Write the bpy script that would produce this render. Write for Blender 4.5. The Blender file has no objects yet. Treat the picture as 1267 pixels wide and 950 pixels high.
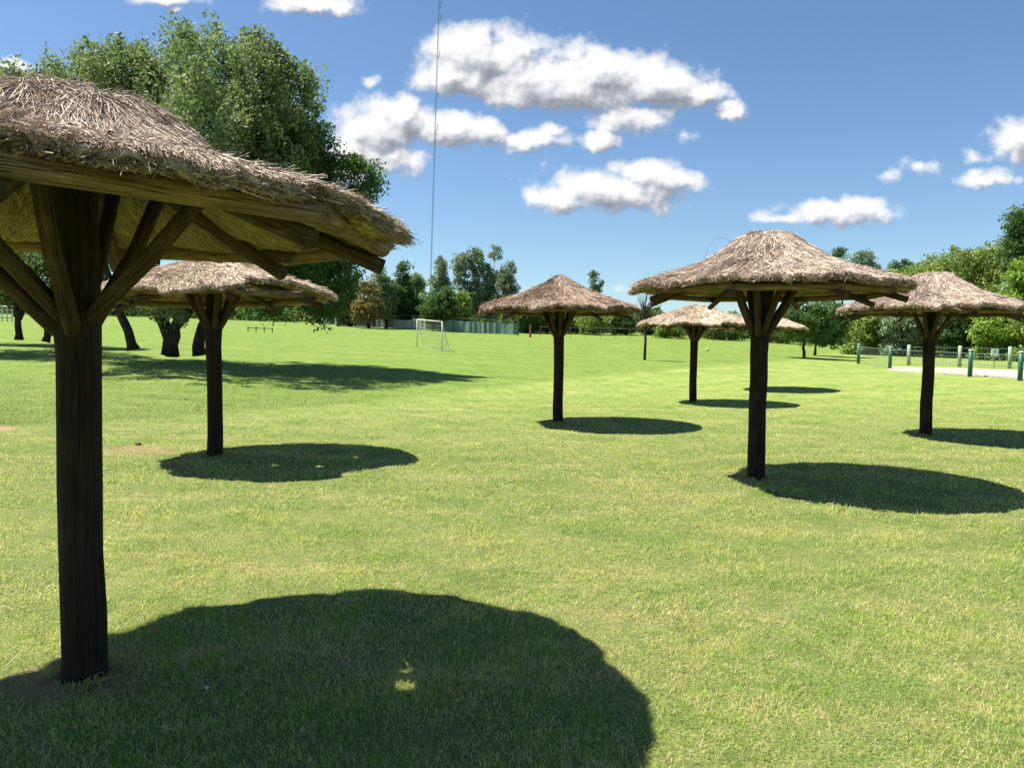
import bpy, math, random
import numpy as np
from mathutils import Vector, Matrix, Euler
R = math.radians
sc = bpy.context.scene
COL = sc.collection

# ------------------------------------------------------------------ camera
F = 940.0; PITCH = math.atan(51.0 / F); ROLL = 0.012; CAMZ = 1.6
cam = bpy.data.cameras.new('camera'); cam_o = bpy.data.objects.new('camera', cam); COL.objects.link(cam_o)
cam.sensor_width = 36; cam.lens = F / 1267 * 36; cam.clip_start = 0.05; cam.clip_end = 3000
CM = Matrix.Rotation(math.pi/2 - PITCH, 3, 'X') @ Matrix.Rotation(ROLL, 3, 'Z')
cam_o.matrix_world = Matrix.Translation((0, 0, CAMZ)) @ CM.to_4x4()
sc.camera = cam_o
def ray(px, py):
    v = CM @ Vector(((px-633.5)/F, -(py-475)/F, -1)); return v / v.y
def atd(px, py, D):
    v = ray(px, py); return Vector((v.x*D, D, CAMZ + v.z*D))

# ------------------------------------------------------------------ light
SUN = Vector((-1.20, 0.25, 2.25)).normalized()
EL = math.asin(SUN.z); AZ = math.atan2(SUN.x, SUN.y)
sl = bpy.data.lights.new('sun', 'SUN'); sl.energy = 5.0; sl.angle = R(0.53); sl.color = (1, .95, .86)
so = bpy.data.objects.new('sun', sl); COL.objects.link(so); so.rotation_euler = SUN.to_track_quat('Z', 'Y').to_euler(); so.location = (-20, 5, 40)
vs = sc.view_settings; sc.display_settings.display_device = 'sRGB'
vs.view_transform = 'Standard'; vs.look = 'None'; vs.exposure = 1.38; vs.gamma = 1; vs.use_curve_mapping = False
EXPO = 2**vs.exposure; SKY = .0525
sc.render.engine = 'CYCLES'
try:
    sc.cycles.max_bounces = 6; sc.cycles.transparent_max_bounces = 8
except Exception: pass

class NT:
    def __init__(s, tree): s.t = tree; s.n = tree.nodes; s.l = tree.links
    def node(s, typ, ins=None, **kw):
        n = s.n.new(typ)
        for k, v in kw.items(): setattr(n, k, v)
        for k, v in (ins or {}).items():
            if isinstance(v, bpy.types.NodeSocket): s.l.new(v, n.inputs[k])
            else: n.inputs[k].default_value = v
        return n
    def math(s, op, a, b=0.0, c=0.0, clamp=False):
        n = s.n.new('ShaderNodeMath'); n.operation = op; n.use_clamp = clamp
        for i, v in enumerate((a, b, c)):
            if isinstance(v, bpy.types.NodeSocket): s.l.new(v, n.inputs[i])
            else: n.inputs[i].default_value = v
        return n.outputs[0]
    def vmath(s, op, a, b=(0, 0, 0)):
        n = s.n.new('ShaderNodeVectorMath'); n.operation = op
        for i, v in enumerate((a, b)):
            if isinstance(v, bpy.types.NodeSocket): s.l.new(v, n.inputs[i])
            else: n.inputs[i].default_value = v
        return n
    def noise(s, vec, scale, detail=4, rough=.55, out=0, dist=0.0):
        n = s.node('ShaderNodeTexNoise', {'Scale': scale, 'Detail': detail, 'Roughness': rough, 'Distortion': dist})
        if vec is not None: s.l.new(vec, n.inputs['Vector'])
        return n.outputs[out]
    def ramp(s, fac, stops, interp='LINEAR'):
        n = s.n.new('ShaderNodeValToRGB'); n.color_ramp.interpolation = interp
        e = n.color_ramp.elements
        while len(e) < len(stops): e.new(.5)
        for i, (p, c) in enumerate(stops):
            e[i].position = p; e[i].color = (c[0], c[1], c[2], 1)
        s.l.new(fac, n.inputs[0]); return n.outputs[0]
    def mix(s, fac, a, b, mode='MIX'):
        n = s.n.new('ShaderNodeMix'); n.data_type = 'RGBA'; n.blend_type = mode
        for k, v in ((0, fac), (6, a), (7, b)):
            if isinstance(v, bpy.types.NodeSocket): s.l.new(v, n.inputs[k])
            elif k == 0: n.inputs[k].default_value = v
            else: n.inputs[k].default_value = (v[0], v[1], v[2], 1)
        return n.outputs[2]
    def range(s, v, a, b, c=0.0, d=1.0, smooth=False):
        n = s.node('ShaderNodeMapRange', {'From Min': a, 'From Max': b, 'To Min': c, 'To Max': d})
        if smooth: n.interpolation_type = 'SMOOTHSTEP'
        s.l.new(v, n.inputs[0]); return n.outputs[0]
    def attr(s, name):
        return s.node('ShaderNodeAttribute', attribute_name=name).outputs['Fac']

# ------------------------------------------------------------------ sky with fair-weather clouds
CLOUDS = [  # photo px centre, radii, weight
 (600,72,80,36,1),(655,98,75,34,1),(560,97,48,24,1),(742,92,85,36,1),(815,106,66,30,1),(872,116,36,15,1),(700,112,130,24,1),
 (775,148,58,20,.9),(742,170,30,13,.8),(905,138,20,13,.75),(815,158,16,8,.4),(848,170,14,8,.35),
 (465,158,55,34,1),(498,148,45,26,1),(560,160,58,22,1),(445,190,42,22,.9),(490,195,36,20,.85),(600,158,32,16,.9),(430,215,30,20,.7),
 (660,176,40,14,.8),(680,163,16,8,.6),(640,170,24,8,.6),
 (755,234,100,26,.95),(790,214,48,18,.9),(700,243,48,20,.9),(828,222,34,13,.85),(735,222,34,16,.8),
 (1042,262,66,17,.85),(1060,254,34,12,.8),(965,271,40,7,.5),
 (1262,172,40,26,1),(1140,208,26,9,.5),(1100,221,15,11,.5),(1222,220,40,9,.5),(1205,196,18,7,.4),
 (382,6,54,15,.9),(200,-2,48,9,.8),(218,13,10,6,.6),(20,84,28,12,.7),(455,98,9,6,.35),(765,356,22,6,.4),
 (-200,120,120,40,1),(-120,300,90,18,.9),(1450,90,130,40,1),(1600,240,110,24,.9),(600,-180,160,60,1),(1000,-260,140,50,.9),(200,-240,120,45,.9)]
def build_world():
    w = bpy.data.worlds.new('World'); sc.world = w; w.use_nodes = True
    t = NT(w.node_tree); t.n.clear()
    sky = t.node('ShaderNodeTexSky'); sky.sky_type = 'NISHITA'; sky.sun_disc = False
    sky.sun_elevation = EL; sky.sun_rotation = AZ; sky.air_density = 1.0; sky.dust_density = .35; sky.ozone_density = 2.2; sky.altitude = 300
    # cloud field group on the sky direction
    g = bpy.data.node_groups.new('cloud_field', 'ShaderNodeTree')
    g.interface.new_socket('P', in_out='INPUT', socket_type='NodeSocketVector')
    g.interface.new_socket('D', in_out='OUTPUT', socket_type='NodeSocketFloat')
    q = NT(g); gi = q.n.new('NodeGroupInput'); go = q.n.new('NodeGroupOutput')
    P = gi.outputs[0]
    warp = q.noise(P, 22, 3, .6, out=1)
    wv = q.vmath('SCALE', q.vmath('SUBTRACT', warp, (.5, .5, .5)).outputs[0]); wv.inputs[3].default_value = .03
    Pw = q.vmath('ADD', P, wv.outputs[0]).outputs[0]
    cur = None
    for (cx, cy, rx, ry, wt) in CLOUDS:
        v = ray(cx, cy); rx = rx/F*1.26; ry = ry/F*1.3
        m = q.n.new('ShaderNodeVectorMath'); m.operation = 'MULTIPLY_ADD'
        q.l.new(Pw, m.inputs[0]); m.inputs[1].default_value = (1/rx, 1/ry, 0); m.inputs[2].default_value = (-v.x/rx, -v.z/ry, 0)
        ln = q.n.new('ShaderNodeVectorMath'); ln.operation = 'LENGTH'; q.l.new(m.outputs[0], ln.inputs[0])
        val = q.math('MULTIPLY_ADD', ln.outputs['Value'], -wt, wt)
        cur = val if cur is None else q.math('SMOOTH_MAX', cur, val, .12)
    n1 = q.noise(P, 30, 8, .60)
    def bil(sc_):
        wv2 = q.vmath('SCALE', q.vmath('SUBTRACT', q.noise(P, sc_*.8, 2, .5, out=1), (.5, .5, .5)).outputs[0]); wv2.inputs[3].default_value = .9/sc_
        vn = q.n.new('ShaderNodeTexVoronoi'); vn.feature = 'F1'; vn.inputs['Scale'].default_value = sc_
        q.l.new(q.vmath('ADD', P, wv2.outputs[0]).outputs[0], vn.inputs['Vector']); return q.math('SUBTRACT', .44, vn.outputs['Distance'])
    cur = q.math('ADD', cur, q.math('ADD', q.math('MULTIPLY', bil(24), .38), q.math('MULTIPLY', bil(58), .16)))
    d = q.math('ADD', cur, q.math('MULTIPLY', q.math('SUBTRACT', n1, .5), .95))
    q.l.new(d, go.inputs[0])
    tc = t.node('ShaderNodeTexCoord'); sep = t.node('ShaderNodeSeparateXYZ', {0: tc.outputs['Generated']})
    y = t.math('MAXIMUM', sep.outputs[1], .02)
    P = t.node('ShaderNodeCombineXYZ', {0: t.math('DIVIDE', sep.outputs[0], y), 1: t.math('DIVIDE', sep.outputs[2], y)}).outputs[0]
    def fld(p):
        n = t.n.new('ShaderNodeGroup'); n.node_tree = g; t.l.new(p, n.inputs[0]); return n.outputs[0]
    D0 = fld(P)
    D1 = fld(t.vmath('ADD', P, (-.010, .020, 0)).outputs[0])
    D2 = fld(t.vmath('ADD', P, (-.004, .006, 0)).outputs[0])
    alpha = t.range(D0, -.06, .46, smooth=True)
    alpha = t.math('MULTIPLY', alpha, t.range(sep.outputs[1], .15, .3))
    lit = t.math('MULTIPLY_ADD', t.math('SUBTRACT', D0, D1), 1.05, .74)
    lit = t.math('ADD', lit, t.math('MULTIPLY', t.math('SUBTRACT', D0, D2), 1.0))
    thick = t.range(D0, .35, 1.0, 0, .28)
    lit = t.math('SUBTRACT', lit, thick, clamp=True)
    cc = t.ramp(lit, [(0, (.30, .32, .37)), (.3, (.44, .46, .51)), (.6, (.72, .74, .78)), (.85, (.93, .93, .95)), (1, (1.0, 1.0, 1.0))])
    ccs = t.vmath('SCALE', cc); ccs.inputs[3].default_value = 1/(EXPO*SKY)
    skc = t.mix(1.0, sky.outputs[0], (.84, .97, 1.06), 'MULTIPLY')
    col = t.mix(alpha, skc, ccs.outputs[0])
    bg = t.node('ShaderNodeBackground', {'Color': col, 'Strength': SKY})
    t.node('ShaderNodeOutputWorld', {'Surface': bg.outputs[0]})
build_world()

# ------------------------------------------------------------------ helpers
def tag(o, label=None, cat=None, group=None, kind=None):
    for k, v in (('label', label), ('category', cat), ('group', group), ('kind', kind)):
        if v: o[k] = v
    return o
def empty(name, loc, label, cat, group=None, rz=0):
    o = bpy.data.objects.new(name, None); COL.objects.link(o); o.location = loc; o.rotation_euler.z = rz
    o.empty_display_size = .3
    return tag(o, label, cat, group)
def mesh_obj(name, verts, faces, mats, parent=None, fattr=None, vattr=None, smooth=False, matidx=None):
    """verts (n,3), faces (m,k) numpy -> one object"""
    verts = np.asarray(verts, dtype=np.float32); faces = np.asarray(faces, dtype=np.int32)
    me = bpy.data.meshes.new(name); k = faces.shape[1]; m = len(faces)
    me.vertices.add(len(verts)); me.vertices.foreach_set('co', verts.ravel())
    me.loops.add(m*k); me.loops.foreach_set('vertex_index', faces.ravel())
    me.polygons.add(m); me.polygons.foreach_set('loop_start', np.arange(0, m*k, k, dtype=np.int32))
    me.polygons.foreach_set('loop_total', np.full(m, k, dtype=np.int32))
    for mt in (mats if isinstance(mats, (list, tuple)) else [mats]): me.materials.append(mt)
    if matidx is not None: me.polygons.foreach_set('material_index', np.asarray(matidx, dtype=np.int32))
    me.polygons.foreach_set('use_smooth', np.full(m, bool(smooth)) if not isinstance(smooth, np.ndarray) else smooth)
    for k2, v in (fattr or {}).items():
        a = me.attributes.new(k2, 'FLOAT', 'FACE'); a.data.foreach_set('value', np.asarray(v, dtype=np.float32))
    for k2, v in (vattr or {}).items():
        a = me.attributes.new(k2, 'FLOAT', 'POINT'); a.data.foreach_set('value', np.asarray(v, dtype=np.float32))
    me.update(calc_edges=True); me.validate()
    o = bpy.data.objects.new(name, me); COL.objects.link(o)
    if parent: o.parent = parent
    return o
class QB:
    """collects quads"""
    def __init__(s): s.v = []; s.f = []; s.n = 0; s.g = []
    def add(s, v, f, g=None):
        v = np.asarray(v, float); s.g.append(v if g is None else np.asarray(g, float)); f = np.asarray(f, int); s.v.append(v); s.f.append(f + s.n); s.n += len(v)
    def tube(s, pts, rad, seg=8, rough=0., seed=0, cap=True, flat=1.0):
        rng = np.random.default_rng(seed)
        pts = [Vector(p) for p in pts]; n = len(pts)
        if not hasattr(rad, '__len__'): rad = [rad]*n
        rings = []; prev = None; gr = []; ln = 0.; off = rng.uniform(0, 40)
        for i, p in enumerate(pts):
            t = (pts[min(i+1, n-1)] - pts[max(i-1, 0)]).normalized()
            if prev is None:
                a = Vector((1, 0, 0)) if abs(t.x) < .8 else Vector((0, 1, 0)); u = t.cross(a).normalized()
            else: u = (prev - t*prev.dot(t)).normalized()
            prev = u; w = t.cross(u)
            if i: ln += (p - pts[i-1]).length
            gr += [(math.cos(2*math.pi*k/seg)*rad[i]+off, math.sin(2*math.pi*k/seg)*rad[i], ln) for k in range(seg)]
            ring = []
            for k in range(seg):
                a = 2*math.pi*k/seg; r = rad[i]*(1 + rough*rng.uniform(-1, 1))
                ring.append(p + (u*math.cos(a) + w*math.sin(a)*flat)*r)
            rings.append(ring)
        v = [q for r_ in rings for q in r_]
        f = [(i*seg+k, i*seg+(k+1) % seg, (i+1)*seg+(k+1) % seg, (i+1)*seg+k) for i in range(n-1) for k in range(seg)]
        if cap:
            for i, fl in ((0, True), (n-1, False)):
                c = len(v); v.append(pts[i]); gr.append((off, 0, ln*i/(n-1)))
                for k in range(0, seg, 2):
                    a, b, d = i*seg+k, i*seg+(k+1) % seg, i*seg+(k+2) % seg
                    f.append((c, d, b, a) if fl else (c, a, b, d))
        s.add([tuple(q) for q in v], f, gr)
    def box(s, c, d, rz=0, rot=None):
        x, y, z = d[0]/2, d[1]/2, d[2]/2
        v = [Vector(p) for p in ((-x,-y,-z),(x,-y,-z),(x,y,-z),(-x,y,-z),(-x,-y,z),(x,-y,z),(x,y,z),(-x,y,z))]
        M = rot if rot is not None else Matrix.Rotation(rz, 3, 'Z')
        v = [tuple(M @ p + Vector(c)) for p in v]
        s.add(v, [(0,3,2,1),(4,5,6,7),(0,1,5,4),(1,2,6,5),(2,3,7,6),(3,0,4,7)])
    def build(s, name, mat, parent=None, smooth=False, fattr=None):
        o = mesh_obj(name, np.concatenate(s.v), np.concatenate(s.f), mat, parent, smooth=smooth, fattr=fattr)
        a = o.data.attributes.new('grain', 'FLOAT_VECTOR', 'POINT'); a.data.foreach_set('vector', np.concatenate(s.g).astype(np.float32).ravel())
        return o
def fbm2(x, y, seed=0, scale=1.0, octs=4):
    rng = np.random.default_rng(seed); out = np.zeros_like(x, dtype=float); amp = 1.0; tot = 0
    for o in range(octs):
        for _ in range(3):
            a = rng.uniform(0, 2*np.pi); fr = scale*2**o*rng.uniform(.7, 1.3)
            out += amp*np.sin((x*np.cos(a)+y*np.sin(a))*fr + rng.uniform(0, 6.28) + 1.3*np.sin((x*np.sin(a)-y*np.cos(a))*fr*.6+rng.uniform(0, 6.28)))/3
        tot += amp; amp *= .55
    return out/tot

# ------------------------------------------------------------------ terrain height
PXT = np.array([-400, 0, 200, 440, 640, 850, 1050, 1267, 1700.])
D0T = np.array([12.5, 13.5, 15, 20, 25, 30, 22, 16, 12.])
SLT = np.array([.056, .056, .054, .049, .046, .045, .024, .020, .018])
def terr(X, Y):
    X = np.asarray(X, float); Y = np.asarray(Y, float)
    u = 633 + F*X/np.maximum(Y, 6.0)
    d0 = np.interp(u, PXT, D0T); s = np.interp(u, PXT, SLT)
    ye = np.where(Y > 95, 95 + 12*np.tanh((Y-95)/12), Y)
    q = (ye - d0)/2.2
    z = s*2.2*np.where(q > 20, q, np.log1p(np.exp(np.minimum(q, 20))))
    near = np.exp(-((Y-8)/30)**2)
    return z + .012*fbm2(X, Y, 3, .9, 3)*near + .05*fbm2(X, Y, 4, .12, 3)*np.clip((Y-30)/30, 0, 1)
def tz(x, y): return float(terr(np.array([x]), np.array([y]))[0])
def at(px, py, y0=2.2, y1=140):
    v = ray(px, py); Y = np.linspace(y0, y1, 6000)
    h = CAMZ + v.z*Y - terr(v.x*Y, Y)
    i = np.argmax(h < 0) if (h < 0).any() else len(Y)-1
    return Vector((v.x*Y[i], Y[i], tz(v.x*Y[i], Y[i])))
def dz(px, D):   # ground point on photo column px at depth D
    x = (ray(px, 424).x)*D; return Vector((x, D, tz(x, D)))
line = [(at(px, py).x/at(px, py).y, at(px, py).y) for px, py in
        ((-150, 540), (0, 527), (160, 520), (300, 510), (440, 499), (560, 486), (700, 470), (850, 456), (960, 448), (1010, 442))]
LU = np.array([a for a, b in line] + [.46, .6]); LY = np.array([b for a, b in line] + [80, 160])
def lush(X, Y):
    u = X/np.maximum(Y, 3.); yb = np.interp(u, LU, LY)
    return np.clip((Y - yb*(1 + .02*fbm2(X, Y, 9, .8, 3)))/(yb*.05) + .5, 0, 1)

PARASOLS = {}   # name -> ground point, filled below (needed by the worn ground round each post)
POLE_PX = [('near', 104, 837), ('second', 266, 564), ('middle', 690, 523), ('back', 857, 498), ('hidden', 936, 482), ('right', 935, 592), ('farright', 1145, 539)]
for n_, px, py in POLE_PX: PARASOLS[n_] = at(px, py)
def worn(X, Y):
    w = np.zeros_like(X, dtype=float)
    nz = fbm2(X, Y, 21, 7, 3)
    for p in PARASOLS.values():
        d = np.hypot(X-p.x, (Y-p.y)*1.15); w = np.maximum(w, np.clip((.33 + .20*nz - d)/.22, 0, 1))
    p = PARASOLS['second']; d = np.hypot((X-p.x+1.35)/1.5, (Y-p.y-.35)); w = np.maximum(w, .55*np.clip((.55+.25*nz-d)/.3, 0, 1))
    p = at(5, 531); d = np.hypot((X-p.x+.4)/2, Y-p.y); w = np.maximum(w, np.clip((.38+.1*nz-d)/.15, 0, 1))
    return w

# ------------------------------------------------------------------ materials
def new_mat(name):
    m = bpy.data.materials.new(name); m.use_nodes = True; t = NT(m.node_tree); t.n.clear(); return m, t
def finish(t, color, rough=.8, bump=None, bstr=.3, bdist=.02, spec=.3, extra=None):
    b = t.node('ShaderNodeBsdfPrincipled', {'Roughness': rough, 'Specular IOR Level': spec})
    if isinstance(color, bpy.types.NodeSocket): t.l.new(color, b.inputs['Base Color'])
    else: b.inputs['Base Color'].default_value = (*color, 1)
    for k, v in (extra or {}).items():
        if isinstance(v, bpy.types.NodeSocket): t.l.new(v, b.inputs[k])
        else: b.inputs[k].default_value = v
    if bump is not None:
        bn = t.node('ShaderNodeBump', {'Strength': bstr, 'Distance': bdist, 'Height': bump}); t.l.new(bn.outputs[0], b.inputs['Normal'])
    t.node('ShaderNodeOutputMaterial', {'Surface': b.outputs[0]}); return b
def plain(name, c, rough=.6, var=.25, scale=12, metal=0.):
    m, t = new_mat(name); tc = t.node('ShaderNodeTexCoord').outputs['Object']
    n = t.noise(tc, scale, 5, .6)
    col = t.mix(n, [x*(1-var) for x in c], [min(1, x*(1+var)) for x in c])
    finish(t, col, rough, n, .15, .01, extra={'Metallic': metal}); return m

GREEN_NEAR_A = (.200, .295, .052); GREEN_NEAR_B = (.335, .390, .095); STRAW = (.52, .46, .19)
GREEN_LUSH_A = (.105, .180, .024); GREEN_LUSH_B = (.175, .250, .042)
def lawn_colour(t):
    pos = t.node('ShaderNodeNewGeometry').outputs['Position']
    big = t.noise(pos, .55, 4, .55); mid = t.noise(pos, 2.3, 4, .6); fine = t.noise(pos, 11, 4, .65)
    mixv = t.math('ADD', t.math('MULTIPLY', big, .45), t.math('ADD', t.math('MULTIPLY', mid, .35), t.math('MULTIPLY', fine, .3)))
    gn = t.mix(t.range(mixv, .42, .68), GREEN_NEAR_A, GREEN_NEAR_B)
    # mowing drift streaks, stretched sideways
    mp = t.node('ShaderNodeMapping', {'Vector': pos, 'Scale': (.35, 1.6, 1)}).outputs[0]
    dry = t.range(t.math('ADD', t.math('MULTIPLY', t.noise(mp, 1.1, 6, .68), .7), t.math('MULTIPLY', fine, .3)), .47, .62)
    gn = t.mix(t.math('MULTIPLY', dry, .85), gn, STRAW)
    gn = t.mix(t.range(t.noise(pos, .9, 6, .72), .48, .60, 0, .85), gn, (.155, .285, .035))
    gn = t.mix(t.range(t.noise(pos, 6.5, 5, .7), .50, .64, 0, .6), gn, (.115, .215, .03))
    gn = t.mix(t.range(t.noise(pos, 9, 5, .7), .53, .64, 0, .6), gn, (.52, .45, .22))
    gl = t.mix(t.range(mixv, .42, .62), GREEN_LUSH_A, GREEN_LUSH_B)
    gl = t.mix(t.range(t.noise(mp, .35, 5, .65), .45, .62, 0, .5), gl, (.26, .31, .075))
    return t.mix(t.attr('lush'), gn, gl), pos, fine
def mat_ground():
    m, t = new_mat('lawn_soil'); col, pos, fine = lawn_colour(t)
    grain = t.noise(pos, 60, 6, .75)
    mott = t.noise(pos, 1.7, 8, .78)
    col = t.mix(1.0, col, t.ramp(mott, [(.36, (.50, .56, .45)), (.5, (.86, .86, .84)), (.64, (1.12, 1.08, 1.1))]), 'MULTIPLY')
    gm = t.noise(pos, 6, 6, .75)
    dark = t.mix(.5, col, (.07, .10, .025))
    col2 = t.mix(t.range(grain, .38, .62), dark, col)
    col2 = t.mix(t.range(gm, .35, .65), t.mix(.6, col2, (.12, .19, .035)), col2)
    dirt = t.mix(grain, (.17, .11, .06), (.36, .26, .15))
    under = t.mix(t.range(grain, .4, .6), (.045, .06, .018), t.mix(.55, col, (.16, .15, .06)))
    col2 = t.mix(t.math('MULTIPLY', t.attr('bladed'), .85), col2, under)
    col2 = t.mix(t.attr('worn'), col2, dirt)
    h = t.math('ADD', grain, t.math('MULTIPLY', gm, 2.0))
    finish(t, col2, .95, h, .55, .03, spec=.15); return m
def mat_grass():
    m, t = new_mat('grass_blade'); col, pos, fine = lawn_colour(t)
    r = t.attr('rnd')
    col = t.mix(1.0, col, (1.56, 1.50, 1.45), 'MULTIPLY')
    c = t.mix(t.range(r, .70, .98), col, (.72, .64, .36))
    c = t.mix(t.range(r, .35, .0, 0, .7), c, (.12, .24, .03))
    c = t.mix(t.attr('worn'), c, (.40, .30, .16))
    d = t.node('ShaderNodeBsdfPrincipled', {'Base Color': c, 'Roughness': .55, 'Specular IOR Level': .3})
    tr = t.node('ShaderNodeBsdfTranslucent', {'Color': c})
    mx = t.node('ShaderNodeMixShader', {0: .48, 1: d.outputs[0], 2: tr.outputs[0]})
    t.node('ShaderNodeOutputMaterial', {'Surface': mx.outputs[0]}); return m
def mat_leaf(name, stops, transl=.38, rough=.65):
    m, t = new_mat(name)
    c = t.ramp(t.attr('rnd'), stops)
    d = t.node('ShaderNodeBsdfPrincipled', {'Base Color': c, 'Roughness': rough, 'Specular IOR Level': .15})
    tr = t.node('ShaderNodeBsdfTranslucent', {'Color': t.mix(.5, c, (.12, .22, .02))})
    mx = t.node('ShaderNodeMixShader', {0: transl, 1: d.outputs[0], 2: tr.outputs[0]})
    t.node('ShaderNodeOutputMaterial', {'Surface': mx.outputs[0]}); return m
def mat_bark(name, a, b, sc_=6):
    m, t = new_mat(name); tc = t.node('ShaderNodeAttribute', attribute_name='grain').outputs['Vector']
    mp = t.node('ShaderNodeMapping', {'Vector': tc, 'Scale': (1, 1, .07)}).outputs[0]
    n = t.noise(mp, sc_*9, 6, .7, dist=.6); n2 = t.noise(tc, sc_*.9, 4, .6)
    mp2 = t.node('ShaderNodeMapping', {'Vector': tc, 'Scale': (1, 1, .03)}).outputs[0]
    crack = t.range(t.math('ABSOLUTE', t.math('SUBTRACT', t.noise(mp2, sc_*5, 3, .5), .5)), .0, .018)
    col = t.mix(t.range(n, .35, .65), a, b); col = t.mix(t.range(n2, .42, .70, 0, .65), col, [x*.55 for x in a])
    col = t.mix(crack, [x*.3 for x in a], col)
    h = t.math('ADD', n, t.math('MULTIPLY', crack, .8))
    finish(t, col, .9, h, .8, .006, spec=.2); return m
def mat_thatch(name, stops, spec=.2):
    m, t = new_mat(name); pos = t.node('ShaderNodeNewGeometry').outputs['Position']
    tc = t.node('ShaderNodeTexCoord').outputs['Object']
    r = t.attr('rnd'); n = t.noise(tc, 5, 4, .6); n2 = t.noise(tc, 45, 4, .7)
    big = t.noise(tc, 1.6, 3, .6)
    v = t.math('ADD', t.math('MULTIPLY', r, .74), t.math('ADD', t.math('MULTIPLY', t.range(n, .3, .7), .14), t.math('MULTIPLY', t.range(big, .35, .65), .22)))
    c = t.ramp(v, stops)
    finish(t, c, .85, n2, .6, .02, spec=spec); return m
THATCH = {
 'grey': mat_thatch('weathered_thatch', [(.12, (.07, .048, .036)), (.34, (.26, .192, .148)), (.58, (.50, .395, .315)), (.95, (.82, .71, .60))]),
 'pale': mat_thatch('bleached_thatch', [(.10, (.12, .085, .06)), (.30, (.38, .29, .21)), (.58, (.62, .51, .39)), (.95, (.84, .74, .60))]),
 'brown': mat_thatch('brown_thatch', [(.12, (.07, .046, .032)), (.35, (.23, .160, .118)), (.62, (.42, .31, .235)), (1, (.70, .56, .43))])}
M_UNDER = mat_thatch('straw_lining', [(.1, (.11, .08, .04)), (.45, (.32, .25, .12)), (1, (.62, .52, .28))])
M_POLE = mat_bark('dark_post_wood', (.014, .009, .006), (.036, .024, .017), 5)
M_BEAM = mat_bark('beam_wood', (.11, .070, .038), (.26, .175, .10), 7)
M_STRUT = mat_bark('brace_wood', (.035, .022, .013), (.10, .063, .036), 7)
M_BARK = mat_bark('tree_bark', (.028, .022, .017), (.075, .06, .047), 3)
M_PALEBARK = mat_bark('pale_bark', (.22, .19, .15), (.42, .38, .32), 3)
M_ROPE = plain('wire_grey', (.18, .16, .13), .6)
LEAF = {
 'poplar': mat_leaf('poplar_leaves', [(0, (0.080, 0.111, 0.062)), (.4, (0.149, 0.194, 0.089)), (.75, (0.254, 0.296, 0.140)), (1, (0.536, 0.481, 0.369))]),
 'dark': mat_leaf('dark_leaves', [(0, (0.027, 0.053, 0.025)), (.5, (0.050, 0.094, 0.038)), (1, (0.101, 0.164, 0.062))]),
 'gum': mat_leaf('gum_leaves', [(0, (0.110, 0.155, 0.103)), (.5, (0.203, 0.268, 0.165)), (1, (0.388, 0.439, 0.294))]),
 'willow': mat_leaf('willow_leaves', [(0, (0.116, 0.165, 0.040)), (.5, (0.230, 0.302, 0.070)), (1, (0.418, 0.468, 0.141))]),
 'lime': mat_leaf('lime_leaves', [(0, (0.112, 0.188, 0.027)), (.5, (0.213, 0.325, 0.050)), (1, (0.350, 0.463, 0.100))]),
 'rust': mat_leaf('rust_leaves', [(0, (0.112, 0.069, 0.027)), (.5, (0.237, 0.156, 0.062)), (1, (0.375, 0.275, 0.125))]),
 'pale': mat_leaf('pale_leaves', [(0, (0.104, 0.150, 0.065)), (.5, (0.195, 0.260, 0.117)), (1, (0.338, 0.403, 0.208))]),
 'broad': mat_leaf('broad_leaves', [(0, (0.040, 0.076, 0.028)), (.5, (0.080, 0.135, 0.044)), (1, (0.152, 0.228, 0.077))])}

# ------------------------------------------------------------------ ground
def build_ground():
    def axis(segs):
        out = []
        for a, b, st in segs: out += list(np.arange(a, b, st))
        return np.array(out + [segs[-1][1]])
    xs = axis([(-900, -200, 70), (-200, -60, 7), (-60, -16, 1.0), (-16, 16, .16), (16, 60, 1.0), (60, 200, 7), (200, 900, 70)])
    ys = axis([(-300, -20, 40), (-20, 1, 1.5), (1, 18, .16), (18, 40, .5), (40, 120, 1.5), (120, 200, 10), (200, 1500, 130)])
    X, Y = np.meshgrid(xs, ys); Z = terr(X, Y); nx, ny = len(xs), len(ys)
    v = np.stack([X.ravel(), Y.ravel(), Z.ravel()], 1)
    i = np.arange(nx-1)[None, :] + nx*np.arange(ny-1)[:, None]; i = i.ravel()
    f = np.stack([i, i+1, i+1+nx, i+nx], 1)
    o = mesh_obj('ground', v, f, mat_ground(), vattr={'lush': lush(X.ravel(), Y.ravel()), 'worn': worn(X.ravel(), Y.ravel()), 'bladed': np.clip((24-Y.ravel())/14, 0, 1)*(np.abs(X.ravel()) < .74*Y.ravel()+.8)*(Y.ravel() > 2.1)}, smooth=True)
    tag(o, kind='structure')
build_ground()

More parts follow.
